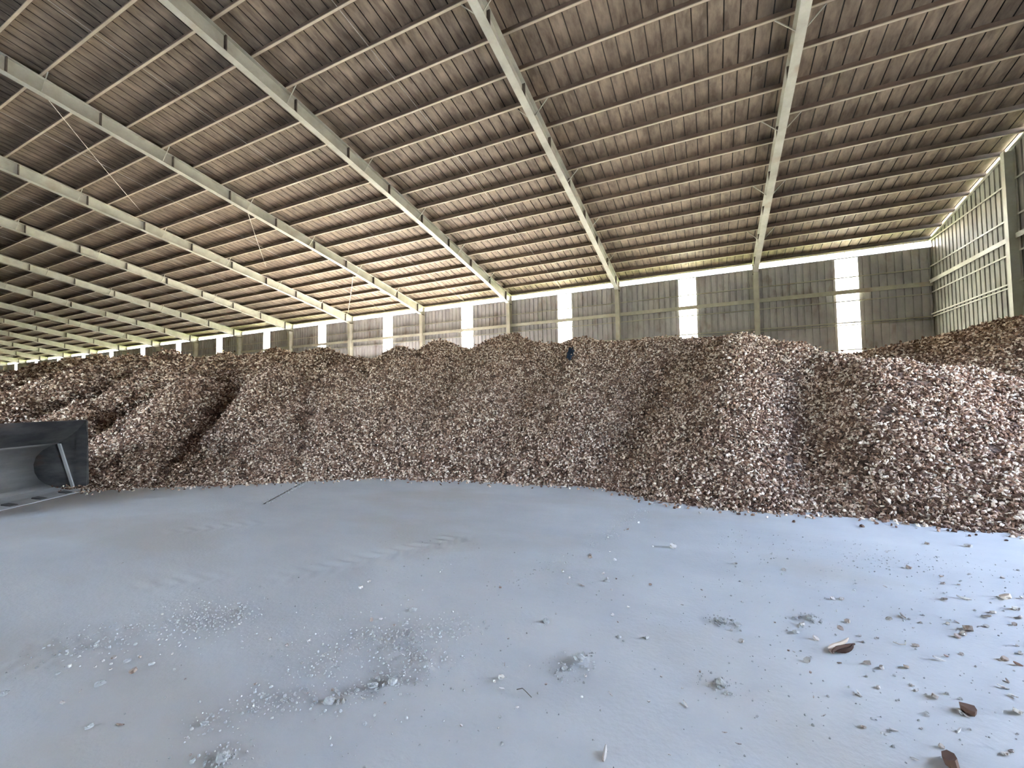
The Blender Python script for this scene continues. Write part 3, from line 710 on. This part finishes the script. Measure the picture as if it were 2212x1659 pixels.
CLODS = [
    (-3.864,1.035,0.047), (-3.046,1.124,0.04), (-2.179,1.295,0.065), (-3.449,1.319,0.052), (-2.501,1.391,0.036), (-3.583,1.504,0.041), (-3.397,1.559,0.038), (-2.273,1.686,0.038),
    (-2.273,1.687,0.049), (-2.028,1.787,0.059), (-1.887,1.985,0.055), (-1.795,2.057,0.067), (-0.889,2.607,0.046), (-2.184,2.639,0.051), (-0.835,2.729,0.067), (-2.257,2.831,0.06),
    (-0.002,2.848,0.06), (-1.204,3.104,0.057), (-0.652,3.118,0.034), (-0.471,3.181,0.034), (0.126,3.63,0.051), (0.018,3.641,0.065), (0.498,3.692,0.049), (0.523,3.909,0.039),
    (0.632,3.948,0.06), (-0.942,4.021,0.045),
]

def fz(x, y): return float(floor_z(np.array([x]), np.array([y]))[0])
CHIPSD = []
for me in CHIPS:
    c_ = me.copy(); c_.materials.clear(); c_.materials.append(M_chipdust); CHIPSD.append(c_)
BROWN = {(0.942,2.668), (1.19,3.141), (2.155,4.981), (1.682,3.8)}
LATER = []
used = []
big = {(-0.515,2.067): 'pale rounded chip at the lower edge, casting a dark shadow by a dusty patch',
       (0.942,2.668): 'large brown chip cut off by the lower edge of the picture',
       (-1.223,2.373): 'upright pale chip standing on end on the open floor with a long shadow',
       (-0.453,5.211): 'long pale chip lying alone on the floor, in front of the heap',
       (0.176,4.948): 'round pale chip alone on bare floor between the heap and the scattered clods',
       (-2.984,2.984): 'larger of two pale chips beside the tyre track',
       (-3.007,3.112): 'smaller of two pale chips beside the tyre track',
       (1.19,3.141): 'long dark flat chip lying askew near the bottom of the floor',
       (0.864,4.408): 'pointed tan chip standing upright among the dust clods',
       (1.7,5.472): 'round-ended pale chip with a dark side, on the floor by the heap toe',
       (2.166,6.433): 'single angular chip on the floor just in front of the heap toe',
       (-0.184,2.584): 'cone-shaped pale chip with a pointed shadow on empty floor',
       (1.682,3.8): 'dark angular chip with a jagged tip near the picture edge',
       (2.155,4.981): 'wide dark brown chip among the scattered chips under the heap'}
for (x, y, w) in LOOSE:
    if any(abs(x-a) < 0.025 and abs(y-bb) < 0.03 for a, bb in used): continue
    used.append((x, y))
    k = random.randrange(6)
    sz = max(w, 0.014)*1.2
    o = link('root_chip', (CHIPS if (x, y) in BROWN else CHIPSD)[k]); o.scale = (sz*random.uniform(0.8,1.1), sz*random.uniform(0.75,1.0), sz*random.uniform(0.8,1.1))
    o.rotation_euler = (random.uniform(-0.5,0.5), random.uniform(-0.5,0.5), random.uniform(0,6.28))
    o.location = (x, y, fz(x, y) + sz*0.20)
    lab = big.get((x, y))
    if lab: tag(o, lab, 'root chip', 'chips lying loose on the floor')
    else: LATER.append((o, x, y, w, 'root chip', 'chips lying loose on the floor', ('larger ' if w > 0.034 else 'tiny ' if w < 0.016 else 'small ') + ('flat chip' if k < 4 else 'finger-shaped chip')))
def clod_mesh(seed, nu=14, nv=9):
    mb = MB(); v = [(0,0,1.0)]
    for j in range(1, nv):
        th = math.pi*j/nv
        for i in range(nu):
            ph = 2*math.pi*i/nu; p = np.array([math.sin(th)*math.cos(ph), math.sin(th)*math.sin(ph), math.cos(th)])
            q = 1 + 0.9*float(fbm(np.array([p[0]*2.2+seed*3.1+p[2]]), np.array([p[1]*2.2+p[2]*1.7]), 4, seed)[0]) + 0.10*math.sin(7*p[0]+seed)*math.cos(9*p[1])
            v.append(tuple(p*q))
    v.append((0,0,-1.0)); f = []
    for i in range(nu):
        f.append((0, 1+i, 1+(i+1) % nu)); f.append((len(v)-1, 1+(nv-2)*nu+(i+1) % nu, 1+(nv-2)*nu+i))
    for j in range(nv-2):
        for i in range(nu): f.append((1+j*nu+i, 1+(j+1)*nu+i, 1+(j+1)*nu+(i+1) % nu, 1+j*nu+(i+1) % nu))
    mb.add(v, f); return mb.mesh('dust_clod', M_clod)
CLODM = [clod_mesh(k) for k in range(5)]
cused = []
for i, (x, y, w) in enumerate(CLODS):
    if any(abs(x-a) < 0.03 and abs(y-bb) < 0.03 for a, bb in cused): continue
    cused.append((x, y))
    o = link('dust_clod', CLODM[i % 5]); o.scale = (w*0.5, w*0.42, w*0.30); o.rotation_euler = (0,0,random.uniform(0,6.28)); o.location = (x, y, fz(x, y) + w*0.12)
    lab = {(-0.835,2.729): 'roundest grey dust clod, alone right of the crumbled dust patch', (-0.002,2.848): 'grey elongated dust clod lying apart, nearer the picture bottom',
           (0.018,3.641): 'pale grey dust clod beside a smaller one, between two bare floor areas', (-2.257,2.831): 'grey clod with a dark hollow on the tyre-marked dust'}.get((x, y))
    if lab: tag(o, lab, 'dust clod', 'clods of dust on the floor')
    else: LATER.append((o, x, y, w, 'dust clod', 'clods of dust on the floor', ('large ' if w > 0.055 else 'small ') + 'grey dust clod'))
pl = empty('root_peel', (0.74, 3.55, 0.004), 0.75)
tag(pl, 'split pale root peel with a raised fibrous end lying on the floor', 'root peel')
for k, (L_, dy, lift) in enumerate(((0.20,0.0,0.012),(0.16,0.028,0.03),(0.13,-0.02,0.02))):
    mb = MB(); pts = [(-L_/2 + L_*t_, dy + 0.012*math.sin(4*t_+k), 0.012 + lift*t_*t_*1.6) for t_ in np.linspace(0,1,7)]
    mb.tube(pts, [0.006,0.012,0.015,0.014,0.012,0.010,0.004], 6); mb.build('peel_strip', M_chip, pl)
mb = MB(); mb.tube([(-1.09,2.31,0.008),(-1.06,2.325,0.014),(-1.03,2.31,0.012),(-0.985,2.285,0.008)], 0.0025, 5)
tag(mb.build('twig', M_dark), 'thin curved dark twig on the floor beside the upright chip', 'twig')
mb = MB(); mb.tube([(1.075,3.80,0.01),(1.10,3.775,0.012),(1.135,3.785,0.012),(1.15,3.83,0.01)], 0.003, 5)
tag(mb.build('root_fibre', M_cable), 'thin pale curled fibre lying on the floor', 'fibre')
# joint between two floor slabs, with chips caught along it
mb = MB(); a = Vector((-7.0,4.78,0)); bb = Vector((-8.2,6.6,0)); t_ = (bb-a).normalized(); nn = Vector((-t_.y, t_.x, 0))
L_ = (bb-a).length; pts = []
mb.hexa([a-nn*0.012+Vector((0,0,-.02)), a+nn*0.012+Vector((0,0,-.02)), bb+nn*0.02+Vector((0,0,-.02)), bb-nn*0.02+Vector((0,0,-.02)), a-nn*0.008+Vector((0,0,.010)), a+nn*0.008+Vector((0,0,.010)), bb+nn*0.014+Vector((0,0,.016)), bb-nn*0.014+Vector((0,0,.016))])
o = mb.build('slab_joint', M_dark, floor)

# crumbs nobody could count
crumb_coll = bpy.data.collections.new('crumb_shapes')
for k in range(6):
    me = CHIPS[k].copy() if k < 2 else CLODM[k % 5].copy(); me.name = 'crumb_shape'
    if k < 2:
        me.materials.clear(); me.materials.append(M_clod)
    else:
        me.transform(Matrix.Scale(0.5, 4))
    crumb_coll.objects.link(bpy.data.objects.new(f'crumb_shape_{k}', me))
pts = []
def blob(cx, cy, sx, sy, n_): pts.append(np.stack([rng.normal(cx, sx, n_), rng.normal(cy, sy, n_)], -1))
for (cx, cy, rr, hh) in CLUMPS: blob(cx, cy, rr*0.8, rr*0.8, int(1300*rr))
for k in range(60):
    t_ = rng.random(); x_ = np.interp(t_, [0,.5,1], [-1.78,-1.17,-0.98]); y_ = np.interp(t_, [0,.5,1], [3.5,5.53,7.71]); blob(x_, y_, 0.09, 0.12, 7)
pts.append(np.stack([rng.uniform(0.0,2.7,700), rng.uniform(2.5,6.3,700)], -1))
pts.append(np.stack([rng.uniform(-4.0,1.5,500), rng.uniform(1.2,4.5,500)], -1))
blob(1.5, 5.6, 0.5, 0.25, 260); blob(-2.1, 2.2, 0.45, 0.4, 420); blob(-3.7, 2.0, 0.3, 0.25, 140)
for k in range(26):
    t_ = k/25; blob(-7.0 - 1.1*t_, 4.78 + 1.7*t_, 0.05, 0.05, 6)
pts = np.concatenate(pts)
sz = 0.004 + 0.012*rng.random(len(pts))**3 + np.where(pts[:,0] < -6, 0.012, 0.0)
P = np.stack([pts[:,0], pts[:,1], floor_z(pts[:,0], pts[:,1]) + sz*0.2], -1)
cr = scatter('floor_crumbs', None, P, sz, chip_nodes(crumb_coll)); tag(cr, 'fine grey crumbs of dust and chip sprinkled over the floor', 'crumbs', kind='stuff')

# say of each small chip and clod which one it is, by the nearest thing one can find
MARKS = [((-0.515,2.067),'rounded chip at the lower edge'), ((0.942,2.668),'big brown chip at the lower edge'), ((-1.223,2.373),'upright pale chip'), ((-0.453,5.211),'long pale chip before the heap'),
         ((0.176,4.948),'lone round pale chip'), ((-2.99,3.04),'two chips by the tyre track'), ((1.19,3.141),'long dark flat chip'), ((0.864,4.408),'pointed upright tan chip'), ((1.7,5.472),'round-ended chip by the heap toe'),
         ((-0.184,2.584),'cone-shaped chip'), ((-0.835,2.729),'roundest dust clod'), ((-0.002,2.848),'elongated dust clod'), ((0.018,3.641),'paired pale clods'), ((-2.257,2.831),'clod with the dark hollow'),
         ((0.74,3.55),'split root peel'), ((1.11,3.80),'curled pale fibre'), ((-1.95,2.25),'crumbled dust patch'), ((2.166,6.433),'angular chip by the toe'), ((1.682,3.8),'jagged dark chip'), ((2.155,4.981),'wide dark brown chip'), ((-3.7,2.0),'dusty streak')]
RANK = ['', 'second ', 'third ', 'fourth ', 'fifth ', 'sixth ', 'seventh ', 'eighth ', 'ninth ', 'tenth ', 'eleventh ', 'twelfth ']
bins = {}
for it in LATER:
    o, x, y = it[0], it[1], it[2]
    if y > 6.6: mk, nm = (x, y-0.5), 'heap toe'
    else: mk, nm = min(MARKS, key=lambda q: math.hypot(q[0][0]-x, q[0][1]-y))
    dx, dy = x-mk[0], y-mk[1]; u_ = dx*0.904 + dy*0.428; v_ = -dx*0.427 + dy*0.903
    if nm == 'heap toe': d_ = 'resting just off'
    elif abs(u_) > abs(v_): d_ = 'right of' if u_ > 0 else 'left of'
    else: d_ = 'behind' if v_ > 0 else 'in front of'
    bins.setdefault((it[6], d_, nm), []).append((math.hypot(dx, dy) if nm != 'heap toe' else x, it))
for (what, d_, nm), lst in bins.items():
    lst.sort(key=lambda q: q[0])
    for r_, (_, it) in enumerate(lst):
        if nm == 'heap toe': lab = f'{what} {d_} the toe of the heap' + (f', {RANK[r_] or "first "}from the left' if len(lst) > 1 else '')
        else: lab = f'{what} {d_} the {nm}' + (f', {RANK[r_]}nearest' if len(lst) > 1 else '')
        tag(it[0], lab, it[4], it[5])
